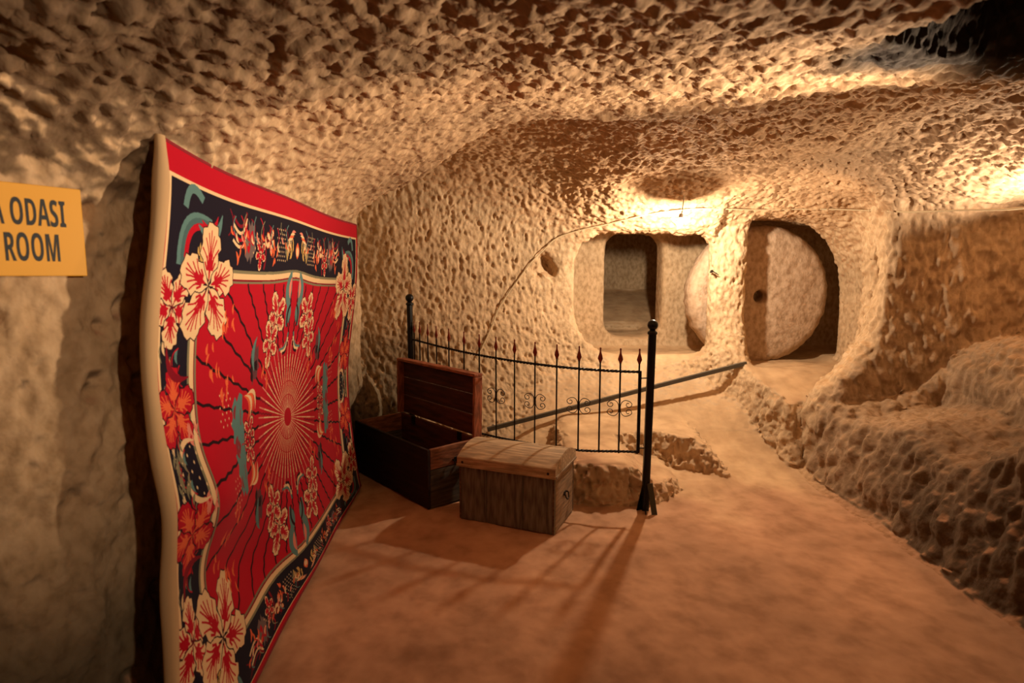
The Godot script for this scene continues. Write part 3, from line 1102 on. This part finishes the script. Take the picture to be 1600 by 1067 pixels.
func build_fence() -> void:
	var t := thing("iron_fence", "low curved black wrought iron fence with red spear tips behind the chests", "fence", at_d(0.0, 0.0, 0.0))
	post(t, at_d(0.852, -0.01, 3.50), at_d(0.868, 1.145, 3.50), 0.3)
	var st := tool()
	# strip brace and flared shoe at the foot of the right post
	sweep(st, PackedVector3Array([at_d(0.873, 0.19, 3.475), at_d(0.885, 0.1, 3.455), at_d(0.897, 0.0, 3.43)]), PackedVector2Array([Vector2(-0.004, -0.017), Vector2(0.004, -0.017), Vector2(0.004, 0.017), Vector2(-0.004, 0.017)]), false)
	obj("foot_brace", st, M.strap, t)
	st = tool()
	for q in [[0.832, 3.5, 0.795, 3.49], [0.85, 3.48, 0.84, 3.42]]:
		var a := at_d(q[0], 0.17, q[1])
		var e := at_d(q[0], 0.0, q[1])
		var c := at_d(q[2], 0.0, q[3])
		var n := (e - a).cross(c - a).normalized() * 0.003
		tri(st, a + n, e + n, c + n, n)
		tri(st, a - n, e - n, c - n, -n)
		quad(st, a + n, a - n, c - n, c + n, (c - e) + Vector3.UP * 0.1)
		quad(st, e + n, e - n, c - n, c + n, Vector3.DOWN)
	obj("gusset", st, M.iron, t)
	post(t, at_d(-0.822, 0.0, 4.6), at_d(-0.827, 1.268, 4.6), 0.5)
	# rails
	st = tool()
	sweep(st, fence_run(0.90, -0.805, 0.803, 150), square(0.0135), false, 60.0)
	obj("top_rail", st, M.iron, t)
	st = tool()
	sweep(st, fence_run(0.385, -0.805, 0.803, 150), square(0.0125), false, 60.0)
	obj("bottom_rail", st, M.iron, t)
	st = tool()
	sweep(st, PackedVector3Array([at_d(0.803, 0.378, 3.51), at_d(0.803, 0.907, 3.51)]), square(0.013), false)
	obj("end_stile", st, M.iron, t)
	for y in [0.41, 0.86]:
		st = tool()
		sweep(st, PackedVector3Array([at_d(0.803, y, 3.51), at_d(0.85, y + 0.002, 3.505)]), ring_profile(0.004, 8))
		obj("bracket", st, M.iron, t)
	var xs := [-0.792, -0.737, -0.659, -0.58, -0.472, -0.349, -0.232, -0.111, 0.017, 0.152, 0.291, 0.429, 0.558, 0.68, 0.795]
	for k in xs.size():
		var x: float = xs[k]
		var d := fence_d(x)
		var tall := 0.953 + fence_rise(x) * 1.12
		st = tool()
		sweep(st, PackedVector3Array([at_d(x, 0.372, d), at_d(x, tall, d)]), square(0.0095), false)
		var bar := obj("picket", st, M.iron, t)
		st = tool()
		var along := Vector3(1, 0, 0.10 + 0.72 * (0.8 - x)).normalized()
		var xf := Transform3D(Basis(along, Vector3.UP, along.cross(Vector3.UP)), at_d(x, tall - 0.004, d))
		lathe(st, PackedVector2Array([Vector2(0, 0), Vector2(0.007, 0.0), Vector2(0.0085, 0.008), Vector2(0.0165, 0.026), Vector2(0.013, 0.042), Vector2(0.006, 0.064), Vector2(0.0045, 0.082), Vector2(0.0062, 0.088), Vector2(0.0045, 0.096), Vector2(0, 0.098)]), 10, xf, true, 0.55)
		obj("spear_tip", st, M.rust, bar)
		if k % 2 == 1 and k > 3:
			for s in [-1.0, 1.0]:
				st = tool()
				sweep(st, scroll_path(xf.basis.x * s, at_d(x, 0.665, d) + xf.basis.x * s * 0.005), square(0.0042), false)
				obj("scroll", st, M.thin_iron, t)


# A C-scroll: back against the picket, both ends rolled up away from it.
func scroll_path(out: Vector3, at: Vector3) -> PackedVector3Array:
	var half := PackedVector3Array()
	for k in 9:
		var a := PI * 0.5 * k / 8.0
		half.append(at + out * 0.034 * (1.0 - cos(a)) + Vector3.UP * (0.018 + 0.045 * sin(a)) - Vector3.UP * 0.012)
	var c := half[8] - Vector3.UP * 0.026
	for k in range(1, 23):
		var a := PI * 0.5 - TAU * 1.12 * k / 22.0
		var r := lerpf(0.026, 0.006, k / 22.0)
		half.append(c + out * r * cos(a) + Vector3.UP * r * sin(a) + out * 0.004 * minf(k, 4.0))
	var p := PackedVector3Array()
	for k in range(half.size() - 1, 0, -1):
		p.append(half[k])
	for k in range(1, half.size()):
		var q := half[k]
		q.y = 2.0 * at.y - q.y
		p.append(q)
	return p


func build_millstone() -> void:
	var t := thing("millstone_door", "large round stone wheel door with a small centre hole, behind the rock pillar", "millstone", at_d(2.31, 1.31, 5.42), Basis(Vector3.RIGHT, 0.06))
	var prof := PackedVector2Array()   # (radius, towards the viewer)
	var R := 0.655
	for q in [[0.056, -0.1], [0.056, 0.0], [0.06, 0.1], [0.072, 0.124], [0.1, 0.133]]:
		prof.append(Vector2(q[0], q[1]))
	for k in 26:
		prof.append(Vector2(lerpf(0.12, R - 0.1, k / 25.0), 0.135))
	for q in [[R - 0.075, 0.132], [R - 0.05, 0.122], [R - 0.03, 0.105], [R - 0.012, 0.075], [R - 0.002, 0.04], [R, 0.0], [R, -0.05], [R - 0.01, -0.1], [R - 0.03, -0.13], [R * 0.6, -0.14], [0.056, -0.14], [0.056, -0.1]]:
		prof.append(Vector2(q[0], q[1]))
	var sides := 120
	var v := PackedVector3Array()
	var uv := PackedColorArray()
	var g := noise(FastNoiseLite.TYPE_SIMPLEX_SMOOTH, 9.0, 71, 4, FastNoiseLite.FRACTAL_FBM)
	var w := noise(FastNoiseLite.TYPE_SIMPLEX_SMOOTH, 3.0, 72, 2, FastNoiseLite.FRACTAL_FBM)
	var n := prof.size() - 1
	for i in n:
		for j in sides:
			var a := TAU * j / sides
			var r := prof[i].x
			var p := Vector3(cos(a) * r, sin(a) * r, prof[i].y)
			var amp := 0.3 if r < 0.1 else 1.0
			var s := 1.0 + (0.02 * w.get_noise_3d(cos(a) * 2.0, sin(a) * 2.0, 0.0) if r > 0.3 else 0.0)
			v.append(Vector3(p.x * s, p.y * s, p.z + amp * (0.012 * w.get_noise_3dv(p) + 0.012 * g.get_noise_3dv(p))) + Vector3(p.x, p.y, 0) * 0.015 * g.get_noise_3dv(p * 1.3))
	var idx := PackedInt32Array()
	for i in n:
		for j in sides:
			var a := i * sides + j
			var b := i * sides + (j + 1) % sides
			var c := ((i + 1) % n) * sides + (j + 1) % sides
			var e := ((i + 1) % n) * sides + j
			idx.append_array(PackedInt32Array([a, c, b, a, e, c]))
	var arr := []
	arr.resize(Mesh.ARRAY_MAX)
	arr[Mesh.ARRAY_VERTEX] = v
	arr[Mesh.ARRAY_INDEX] = idx
	var st := SurfaceTool.new()
	st.create_from_arrays(arr)
	obj("stone_wheel", st, M.wheel, t)


func build_handrail() -> void:
	var a := at_d(2.02, 0.745, 4.86)
	var e := at_d(-0.2, 0.258, 4.5)
	var t := thing("handrail", "straight grey metal bar sloping down along the rock behind the fence", "rail", e)
	var st := tool()
	sweep(st, PackedVector3Array([Vector3.ZERO, a - e]), square(0.032), false)
	obj("bar", st, M.grey_iron, t)
	for f in [0.02, 0.985]:
		st = tool()
		var p: Vector3 = (a - e) * f
		sweep(st, PackedVector3Array([p + Vector3(0, 0, 0.012), p + Vector3(0, -0.02, -0.25)]), ring_profile(0.008, 8))
		obj("wall_pin", st, M.grey_iron, t)


func build_cable() -> void:
	# stapled along the rock: up the rear wall, under the roof above the openings, then slung across the niche
	var p := [[-0.302, 0.792, 4.828], [-0.238, 0.922, 4.887], [-0.178, 1.057, 4.939], [-0.113, 1.221, 4.989], [0.028, 1.427, 5.045], [0.170, 1.613, 5.088], [0.284, 1.726, 5.117], [0.397, 1.827, 5.121], [0.593, 1.892, 5.095], [0.836, 1.942, 5.035], [1.091, 1.998, 4.938], [1.289, 2.028, 4.866], [1.589, 2.048, 4.806], [2.046, 2.046, 4.881], [2.356, 2.048, 4.856], [2.580, 2.028, 4.680], [2.718, 1.987, 4.400], [2.715, 1.93, 3.97], [2.76, 1.90, 3.6], [2.80, 1.872, 3.3], [2.80, 1.862, 3.08], [2.74, 1.84, 2.88]]
	var c := Curve3D.new()
	for k in p.size():
		var a := at_d(p[maxi(k - 1, 0)][0], p[maxi(k - 1, 0)][1], p[maxi(k - 1, 0)][2])
		var b := at_d(p[mini(k + 1, p.size() - 1)][0], p[mini(k + 1, p.size() - 1)][1], p[mini(k + 1, p.size() - 1)][2])
		c.add_point(at_d(p[k][0], p[k][1], p[k][2]), (a - b) * 0.16, (b - a) * 0.16)
	c.bake_interval = 0.03
	var t := thing("electric_cable", "thin pale electric cable running along the rock wall and over the openings", "cable")
	var st := tool()
	sweep(st, c.get_baked_points(), ring_profile(0.006, 8))
	obj("sheath", st, M.cable, t)
	for k in [1, 4, 8, 11, 13, 16]:
		st = tool()
		box(st, Vector3(0.02, 0.02, 0.016), Transform3D(Basis(), at_d(p[k][0], p[k][1], p[k][2] + 0.006)), 0.004)
		obj("cable_clip", st, M.cable, t)


func build_peg() -> void:
	var t := thing("iron_peg", "small dark bent iron peg stuck in the rock pillar", "peg", at_d(1.762, 1.528, 5.055))
	var st := tool()
	sweep(st, PackedVector3Array([Vector3(0, 0, -0.03), Vector3(-0.004, 0.004, 0.02), Vector3(-0.012, 0.012, 0.05), Vector3(-0.03, 0.012, 0.06)]), ring_profile(0.009, 8), true, 0.0, PackedFloat32Array([1.0, 1.0, 0.9, 0.5]))
	obj("shank", st, M.socket, t)
	st = tool()
	sweep(st, PackedVector3Array([Vector3(0.0, 0.004, 0.03), Vector3(0.025, -0.01, 0.035), Vector3(0.06, -0.03, 0.015)]), ring_profile(0.005, 6), true, 0.0, PackedFloat32Array([1.0, 0.9, 0.4]))
	obj("wire_end", st, M.socket, t)


# ------------------------------------------------------------------ the hanging rug
const RUG_W := 2.25
const RUG_H := 2.05
const DOTS := 560.0   # print dots per metre

var cloth: Image


func rug_point(u: float, v: float) -> Vector3:
	var t := v / RUG_H
	var a := u / RUG_W
	var left := 1.765 - 0.14 * ss(0.0, 0.38, t) - 0.19 * ss(0.6, 1.0, t)
	var right := 3.88 - 0.30 * sin(PI * clampf(t, 0.0, 1.0)) * ss(0.0, 0.5, t)
	var d := lerpf(left, right, a)
	var top_y := 1.822 + 0.085 * pow(1.0 - a, 2.2) + 0.012 * a - 0.012 * sin(a * PI * 3.0) * (1.0 - a)
	var y := smax(top_y - RUG_H * 0.985 * t, 0.02, 0.25)
	var foot := -0.88 - 0.19 * pow(clampf((d - 1.45) / 2.45, 0.0, 1.0), 0.75)
	var x := lerpf(-1.043, foot, pow(ss(0.55, 1.02, t), 1.4))
	# drapes: soft vertical waves, and a belly low on the near side
	x += 0.010 * sin(d * 6.5 + t * 2.5) * ss(0.1, 0.6, t) * (1.0 - ss(0.9, 1.0, t) * 0.7)
	x += 0.055 * exp(-pow((y - 0.72 + 0.25 * (d - 1.95)) / 0.15, 2)) * exp(-pow((d - 1.85) / 0.22, 2))
	x -= 0.04 * exp(-pow((y - 0.42 + 0.35 * (d - 2.0)) / 0.13, 2)) * exp(-pow((d - 2.1) / 0.3, 2))
	x += 0.02 * exp(-pow((d - 1.62) / 0.08, 2)) * ss(0.2, 0.5, t)
	return Vector3(x, y, -d)


func build_rug() -> void:
	paint_rug()
	var t := thing("hanging_rug", "large red and navy floral rug hanging down the left wall", "rug")
	var nu := 160
	var nv := 150
	for side in 2:
		var v := PackedVector3Array()
		var uvs := PackedVector2Array()
		var idx := PackedInt32Array()
		for j in nv + 1:
			for i in nu + 1:
				var u := RUG_W * i / nu
				var w := RUG_H * j / nv
				var p := rug_point(u, w)
				if side == 1:
					p.x -= 0.008
				v.append(p)
				uvs.append(Vector2(i / float(nu), j / float(nv)))
		for j in nv:
			for i in nu:
				var a := j * (nu + 1) + i
				var b := a + 1
				var c := a + nu + 2
				var e := a + nu + 1
				idx.append_array(PackedInt32Array([a, b, c, a, c, e] if side == 0 else [a, c, b, a, e, c]))
		var arr := []
		arr.resize(Mesh.ARRAY_MAX)
		arr[Mesh.ARRAY_VERTEX] = v
		arr[Mesh.ARRAY_TEX_UV] = uvs
		arr[Mesh.ARRAY_INDEX] = idx
		var st := SurfaceTool.new()
		st.create_from_arrays(arr)
		obj("woven_face" if side == 0 else "backing", st, M.rug if side == 0 else M.jute, t)
	# the near edge is rolled back, showing the pale reverse
	var st := tool()
	var path := PackedVector3Array()
	var wide := PackedFloat32Array()
	for j in 61:
		var w := RUG_H * j / 60.0
		path.append(rug_point(0.012, w) + Vector3(-0.004, 0.008 if j == 0 else 0.0, 0.026))
		wide.append(1.0 + 0.08 * sin(j * 0.5) - 0.35 * ss(0.0, 1.0, (4.0 - j) / 4.0))
	var oval := PackedVector2Array()
	for k in 14:
		var a := TAU * k / 14
		oval.append(Vector2(cos(a) * 0.026, sin(a) * 0.02))
	sweep(st, path, oval, true, 0.0, wide)
	obj("rolled_edge", st, M.jute, t)
	# bound hems along the top, the far side and the foot
	for e in [["top_binding", 0], ["side_binding", 1], ["foot_binding", 2]]:
		st = tool()
		path = PackedVector3Array()
		for k in 81:
			var f := k / 80.0
			path.append([rug_point(RUG_W * f, 0.0), rug_point(RUG_W, RUG_H * f), rug_point(RUG_W * f, RUG_H)][e[1]] + Vector3(-0.004, 0, 0))
		sweep(st, path, ring_profile(0.007, 8))
		obj(e[0], st, M.binding, t)


func spot(p: Vector2) -> Vector2:
	return p * DOTS


func fill_poly(pts: PackedVector2Array, c: Color) -> void:
	var lo := INF
	var hi := -INF
	for p in pts:
		lo = minf(lo, p.y)
		hi = maxf(hi, p.y)
	var y0 := maxi(0, int(floor(lo)))
	var y1 := mini(cloth.get_height() - 1, int(ceil(hi)))
	var n := pts.size()
	for y in range(y0, y1 + 1):
		var sy := y + 0.5
		var xs := PackedFloat32Array()
		for i in n:
			var a := pts[i]
			var b := pts[(i + 1) % n]
			if (a.y <= sy) != (b.y <= sy):
				xs.append(a.x + (sy - a.y) / (b.y - a.y) * (b.x - a.x))
		xs.sort()
		for i in range(0, xs.size() - 1, 2):
			var x0 := int(round(xs[i]))
			var x1 := int(round(xs[i + 1]))
			if x1 > x0:
				cloth.fill_rect(Rect2i(x0, y, x1 - x0, 1), c)


# Every motif is woven four times, mirrored about the middle of the rug.
func four(pts: PackedVector2Array, c: Color, times := 4) -> void:
	for m in times:
		var q := PackedVector2Array()
		for p in pts:
			q.append(spot(Vector2(RUG_W - p.x if m & 1 else p.x, RUG_H - p.y if m & 2 else p.y)))
		fill_poly(q, c)


func stroke(pts: PackedVector2Array, w: float, c: Color, times := 4) -> void:
	for i in pts.size() - 1:
		var a := pts[i]
		var b := pts[i + 1]
		var t := (b - a).normalized() * w * 0.5
		var n := Vector2(-t.y, t.x)
		four(PackedVector2Array([a - t * 0.5 + n, b + t * 0.5 + n, b + t * 0.5 - n, a - t * 0.5 - n]), c, times)


func curve(a: Vector2, b: Vector2, bow: float, n := 8) -> PackedVector2Array:
	var p := PackedVector2Array()
	var side := Vector2(-(b - a).y, (b - a).x) * bow
	for k in n + 1:
		var t := k / float(n)
		p.append(a.lerp(b, t) + side * 4.0 * t * (1.0 - t))
	return p


func leaf(a: Vector2, b: Vector2, w: float, bow: float, c: Color) -> void:
	var mid := curve(a, b, bow, 10)
	var l := PackedVector2Array()
	var r := PackedVector2Array()
	for k in mid.size():
		var t := k / 10.0
		var n := (mid[mini(k + 1, 10)] - mid[maxi(k - 1, 0)]).orthogonal().normalized()
		var s := w * 0.5 * sin(PI * clampf(t * 0.94 + 0.03, 0.0, 1.0))
		l.append(mid[k] + n * s)
		r.append(mid[k] - n * s)
	r.reverse()
	l.append_array(r)
	four(l, c)


func petal(c: Vector2, a: float, length: float, w: float, edge: Color, vein: Color, rng: RandomNumberGenerator) -> void:
	var dir := Vector2.from_angle(a)
	var n := dir.orthogonal()
	var p := PackedVector2Array()
	for k in 25:
		var t := k / 24.0
		var b := TAU * t
		var along := 0.5 - 0.5 * cos(b)
		var wide := sin(b) * w * 0.5 * pow(along, 0.35) * (1.0 + 0.16 * sin(b * 9.0))
		p.append(c + dir * length * along * (1.0 + 0.05 * sin(b * 11.0)) + n * wide)
	four(p, edge)
	for k in range(-3, 4):
		var e := c + dir * length * (0.8 - 0.03 * k * k + rng.randf() * 0.08) + n * w * 0.115 * k
		stroke(curve(c + dir * 0.02, e, 0.04 * k, 4), 0.0055, vein)
		stroke(PackedVector2Array([c + dir * length * 0.25 + n * w * 0.04 * k, c.lerp(e, 0.62)]), 0.008, vein)
	# a dark outline sets the petal off
	for k in 24:
		stroke(PackedVector2Array([p[k], p[k + 1]]), 0.0035, Color8(40, 10, 18))


func blossom(c: Vector2, r: float, turn: float, edge: Color, vein: Color, heart: Color, rng: RandomNumberGenerator, tall := 1.0) -> void:
	for k in 5:
		var a := turn + TAU * k / 5.0
		petal(c, a, r * (1.0 + (tall - 1.0) * absf(sin(a))), r * 0.95, edge, vein, rng)
	for k in 6:
		var a := TAU * k / 6.0
		four(PackedVector2Array([c, c + Vector2.from_angle(a) * r * 0.22, c + Vector2.from_angle(a + 0.5) * r * 0.12]), heart)


func sprig(c: Vector2, r: float, col: Color, rng: RandomNumberGenerator, n := 9, lean := PI / 2) -> void:
	for k in n:
		var o := Vector2(rng.randf_range(-1, 1), rng.randf_range(-1, 1)) * r
		var a := lean + rng.randf_range(-0.5, 0.5)
		leaf(c + o, c + o + Vector2.from_angle(a) * rng.randf_range(0.03, 0.06), 0.012, 0.15, col)


func seeds(c: Vector2, r: Vector2, col: Color, n := 5) -> void:
	for j in n + 2:
		for i in n - 1:
			var p := c + Vector2((i + (0.5 if j % 2 else 0.0)) / (n - 1.0) * 2.0 * r.x - r.x, j / (n + 2.0) * 2.0 * r.y - r.y)
			four(PackedVector2Array([p, p + Vector2(0.004, 0.006), p + Vector2(0.001, 0.013), p - Vector2(0.004, -0.006)]), col)


func bird_leaf(c: Vector2, s: float, teal: Color, red: Color, rng: RandomNumberGenerator) -> void:
	# a ragged teal form with a red middle
	var p := PackedVector2Array()
	for k in 22:
		var a := TAU * k / 22.0
		var r := s * (0.62 + 0.38 * rng.randf()) * (1.0 if k % 2 else 0.78)
		p.append(c + Vector2(cos(a) * r * 0.55, sin(a) * r))
	four(p, teal)
	for k in 5:
		var o := Vector2(rng.randf_range(-0.2, 0.2), rng.randf_range(-0.5, 0.4)) * s
		leaf(c + o, c + o + Vector2(rng.randf_range(-0.1, 0.1), 0.4) * s, 0.028, 0.2, red)


func paint_rug() -> void:
	var navy := Color8(24, 18, 30)
	var red := Color8(170, 10, 31)
	var deep := Color8(120, 10, 28)
	var cream := Color8(216, 180, 134)
	var pink := Color8(206, 120, 100)
	var teal := Color8(84, 116, 112)
	var olive := Color8(120, 112, 84)
	var orange := Color8(212, 92, 52)
	var blackish := Color8(34, 8, 16)
	var rng := RandomNumberGenerator.new()
	rng.seed = 77
	cloth = Image.create(int(RUG_W * DOTS), int(RUG_H * DOTS), false, Image.FORMAT_RGBA8)
	cloth.fill(red)
	var frame := func(u: float, v: float, c: Color):
		cloth.fill_rect(Rect2i(int(u * DOTS), int(v * DOTS), int((RUG_W - 2 * u) * DOTS), int((RUG_H - 2 * v) * DOTS)), c)
	frame.call(0.022, 0.088, cream)
	frame.call(0.034, 0.1, navy)
	# the inner frame bends gently inwards at the corners
	var mid := Vector2(RUG_W / 2, RUG_H / 2)
	for lay in [[0.0, olive], [0.012, cream], [0.036, deep], [0.042, olive], [0.052, red]]:
		var g: float = lay[0]
		var p := PackedVector2Array()
		p.append(spot(Vector2(0.19 + g, 0.352 + g)))
		for k in 21:
			var f := k / 20.0
			p.append(spot(Vector2(lerpf(0.19 + g, RUG_W - 0.19 - g, f), 0.352 + g - 0.02 * exp(-pow((f - 0.5) / 0.1, 2)))))
		p.append(spot(Vector2(RUG_W - 0.19 - g, RUG_H - 0.352 - g)))
		for k in range(20, -1, -1):
			var f := k / 20.0
			p.append(spot(Vector2(lerpf(0.19 + g, RUG_W - 0.19 - g, f), RUG_H - 0.352 - g + 0.02 * exp(-pow((f - 0.5) / 0.1, 2)))))
		fill_poly(p, lay[1])
	# sunburst
	for k in 10:
		var a := PI / 2 * (k + 0.5) / 10.0
		var dir := Vector2(-cos(a), -sin(a))
		var far := minf((mid.x - 0.245) / maxf(absf(dir.x), 0.001), (mid.y - 0.408) / maxf(absf(dir.y), 0.001))
		var line := PackedVector2Array()
		for j in 15:
			var r := lerpf(0.36, far, j / 14.0)
			line.append(mid + dir * r + dir.orthogonal() * 0.004 * (1.0 if j % 2 else -1.0))
		stroke(line, 0.011, blackish)
		var start := PackedVector2Array()
		for j in 10:
			start.append(mid + dir * lerpf(0.2, 0.36, j / 9.0) + dir.orthogonal() * 0.003 * (1.0 if j % 2 else -1.0))
		stroke(start, 0.007, deep)
	for k in 13:
		var a := PI / 2 * (k + 0.5) / 13.0
		var dir := Vector2(-cos(a), -sin(a))
		for j in 5:
			var r := 0.045 + 0.064 * j
			stroke(PackedVector2Array([mid + dir * r, mid + dir * (r + 0.058)]), 0.0045 + 0.0008 * mini(j, 3), pink if j > 3 or (j < 1 and k % 2) else cream)
	# figures round the sunburst
	leaf(Vector2(1.07, 0.34), Vector2(1.06, 0.52), 0.075, 0.1, teal)
	leaf(Vector2(1.075, 0.37), Vector2(1.07, 0.47), 0.03, 0.1, pink)
	leaf(Vector2(1.055, 0.47), Vector2(1.05, 0.6), 0.06, -0.12, teal)
	stroke(curve(Vector2(1.085, 0.5), Vector2(1.07, 0.6), 0.2), 0.014, blackish)
	for k in 4:
		stroke(curve(Vector2(1.0 + 0.02 * k, 0.7 + 0.01 * k), Vector2(1.09, 0.63 + 0.022 * k), 0.25), 0.013, [teal, cream, blackish, red][k])
	for q in [[0.93, 0.55, 0.085], [0.88, 0.66, 0.075]]:
		blossom(Vector2(q[0], q[1]), q[2], 0.5, cream, red, deep, rng, 1.5)
	sprig(Vector2(0.85, 0.77), 0.04, orange, rng, 7)
	bird_leaf(Vector2(0.72, 0.72), 0.11, Color8(92, 52, 56), blackish, rng)
	leaf(Vector2(0.735, 0.62), Vector2(0.72, 0.76), 0.03, 0.2, teal)
	bird_leaf(Vector2(0.55, 0.93), 0.15, teal, Color8(130, 40, 48), rng)
	leaf(Vector2(0.57, 0.82), Vector2(0.56, 1.02), 0.05, 0.1, teal)
	for k in 4:
		leaf(Vector2(0.61 + 0.012 * k, 0.84), Vector2(0.64 + 0.03 * k, 0.95 - 0.012 * k), 0.02, -0.4, cream if k % 2 else orange)
	blossom(Vector2(0.66, 1.0), 0.05, 0.2, cream, red, deep, rng, 1.6)
	seeds(Vector2(0.45, 0.87), Vector2(0.05, 0.07), cream, 4)
	sprig(Vector2(0.47, 0.75), 0.05, orange, rng, 8)
	# navy border
	for k in 3:
		stroke(curve(Vector2(0.1 + 0.02 * k, 0.36), Vector2(0.28, 0.2 + 0.015 * k), -0.35, 12), 0.024, [teal, Color8(66, 92, 92), red][k])
	stroke(curve(Vector2(0.12, 0.17), Vector2(0.22, 0.13), -0.4), 0.03, teal)
	leaf(Vector2(0.2, 0.22), Vector2(0.36, 0.16), 0.05, 0.35, teal)
	leaf(Vector2(0.22, 0.2), Vector2(0.33, 0.17), 0.03, 0.35, red)
	sprig(Vector2(0.24, 0.31), 0.04, Color8(190, 150, 80), rng, 12)
	for k in 4:
		stroke(curve(Vector2(0.45, 0.24 - 0.03 * k), Vector2(0.56, 0.19 - 0.022 * k), 0.4), 0.013, [cream, red, cream, deep][k])
	bird_leaf(Vector2(0.6, 0.24), 0.11, Color8(104, 84, 80), red, rng)
	stroke(curve(Vector2(0.66, 0.22), Vector2(0.8, 0.16), 0.25), 0.02, deep)
	stroke(curve(Vector2(0.72, 0.2), Vector2(0.74, 0.34), -0.15), 0.014, deep)
	blossom(Vector2(0.7, 0.28), 0.045, 0.4, cream, red, deep, rng, 1.6)
	blossom(Vector2(0.8, 0.22), 0.04, 0.1, orange, cream, deep, rng, 1.6)
	sprig(Vector2(0.84, 0.3), 0.03, orange, rng, 8, -PI / 2)
	sprig(Vector2(0.52, 0.3), 0.035, orange, rng, 6, -PI / 2)
	seeds(Vector2(0.93, 0.23), Vector2(0.055, 0.08), cream, 6)
	seeds(Vector2(0.66, 0.24), Vector2(0.03, 0.05), cream, 3)
	for k in 5:
		leaf(Vector2(1.10 - 0.012 * k, 0.15 + 0.012 * k), Vector2(1.06 - 0.016 * k, 0.2 + 0.024 * k), 0.022, 0.4, [pink, cream, orange, cream, olive][k])
	leaf(Vector2(1.125, 0.2), Vector2(1.125, 0.28), 0.05, 0.0, orange)
	leaf(Vector2(1.118, 0.22), Vector2(1.118, 0.27), 0.02, 0.0, cream)
	sprig(Vector2(1.03, 0.27), 0.035, Color8(190, 150, 80), rng, 9, -PI / 2)
	for k in 14:
		var a := Vector2(0.42 + 0.045 * k, 0.125 + 0.03 * rng.randf())
		stroke(curve(a, a + Vector2(0.05 * (rng.randf() - 0.3), 0.05 + 0.08 * rng.randf()), 0.3 * (1.0 if k % 2 else -1.0), 6), 0.006, [deep, teal, red, olive][k % 4])
		leaf(a + Vector2(0.01, 0.06), a + Vector2(0.03 + 0.02 * rng.randf(), 0.09 + 0.03 * rng.randf()), 0.014, 0.2, [orange, cream, pink][k % 3])
	for k in 16:
		var a := Vector2(0.06 + 0.1 * rng.randf(), 0.6 + 0.027 * k)
		leaf(a, a + Vector2(0.05 * (rng.randf() - 0.5), 0.05), 0.016, 0.25, [cream, teal, orange, deep][k % 4])
		stroke(curve(a, a + Vector2(0.06 * (rng.randf() - 0.5), 0.07), 0.3, 5), 0.005, [olive, red][k % 2])
	# left and right borders
	blossom(Vector2(0.085, 0.5), 0.11, 0.3, cream, red, deep, rng, 1.2)
	blossom(Vector2(0.11, 0.82), 0.115, 0.9, red, orange, orange, rng, 1.2)
	sprig(Vector2(0.2, 0.9), 0.04, pink, rng, 8)
	leaf(Vector2(0.07, 0.62), Vector2(0.2, 0.72), 0.03, 0.3, deep)
	seeds(Vector2(0.14, 1.02), Vector2(0.08, 0.08), cream, 4)
	leaf(Vector2(0.2, 0.93), Vector2(0.1, 1.0), 0.022, 0.3, cream)
	sprig(Vector2(0.08, 0.95), 0.035, olive, rng, 8)
	# corner blossoms, laid over both frames
	blossom(Vector2(0.29, 0.42), 0.165, -PI / 2, cream, red, blackish, rng, 1.35)
	sprig(Vector2(0.47, 0.52), 0.05, orange, rng, 9)
	sprig(Vector2(0.36, 0.66), 0.05, orange, rng, 9)
	# woven ribs
	for y in range(0, cloth.get_height(), 3):
		cloth.blend_rect(shade_row(cloth.get_width()), Rect2i(0, 0, cloth.get_width(), 1), Vector2i(0, y))
	var tex := ImageTexture.create_from_image(cloth)
	var m := mat(Color(1, 1, 1), 1.0)
	m.metallic_specular = 0.15
	m.albedo_texture = tex
	m.rim_enabled = true
	m.rim = 0.15
	m.rim_tint = 0.8
	M.rug = m
	M.jute = mat(Color8(172, 138, 98), 1.0)
	M.binding = mat(Color8(120, 16, 26), 1.0)


var ribs: Image


func shade_row(w: int) -> Image:
	if ribs == null:
		ribs = Image.create(w, 1, false, Image.FORMAT_RGB8)
		ribs.convert(Image.FORMAT_RGBA8)
		ribs.fill(Color(0, 0, 0, 0.13))
	return ribs
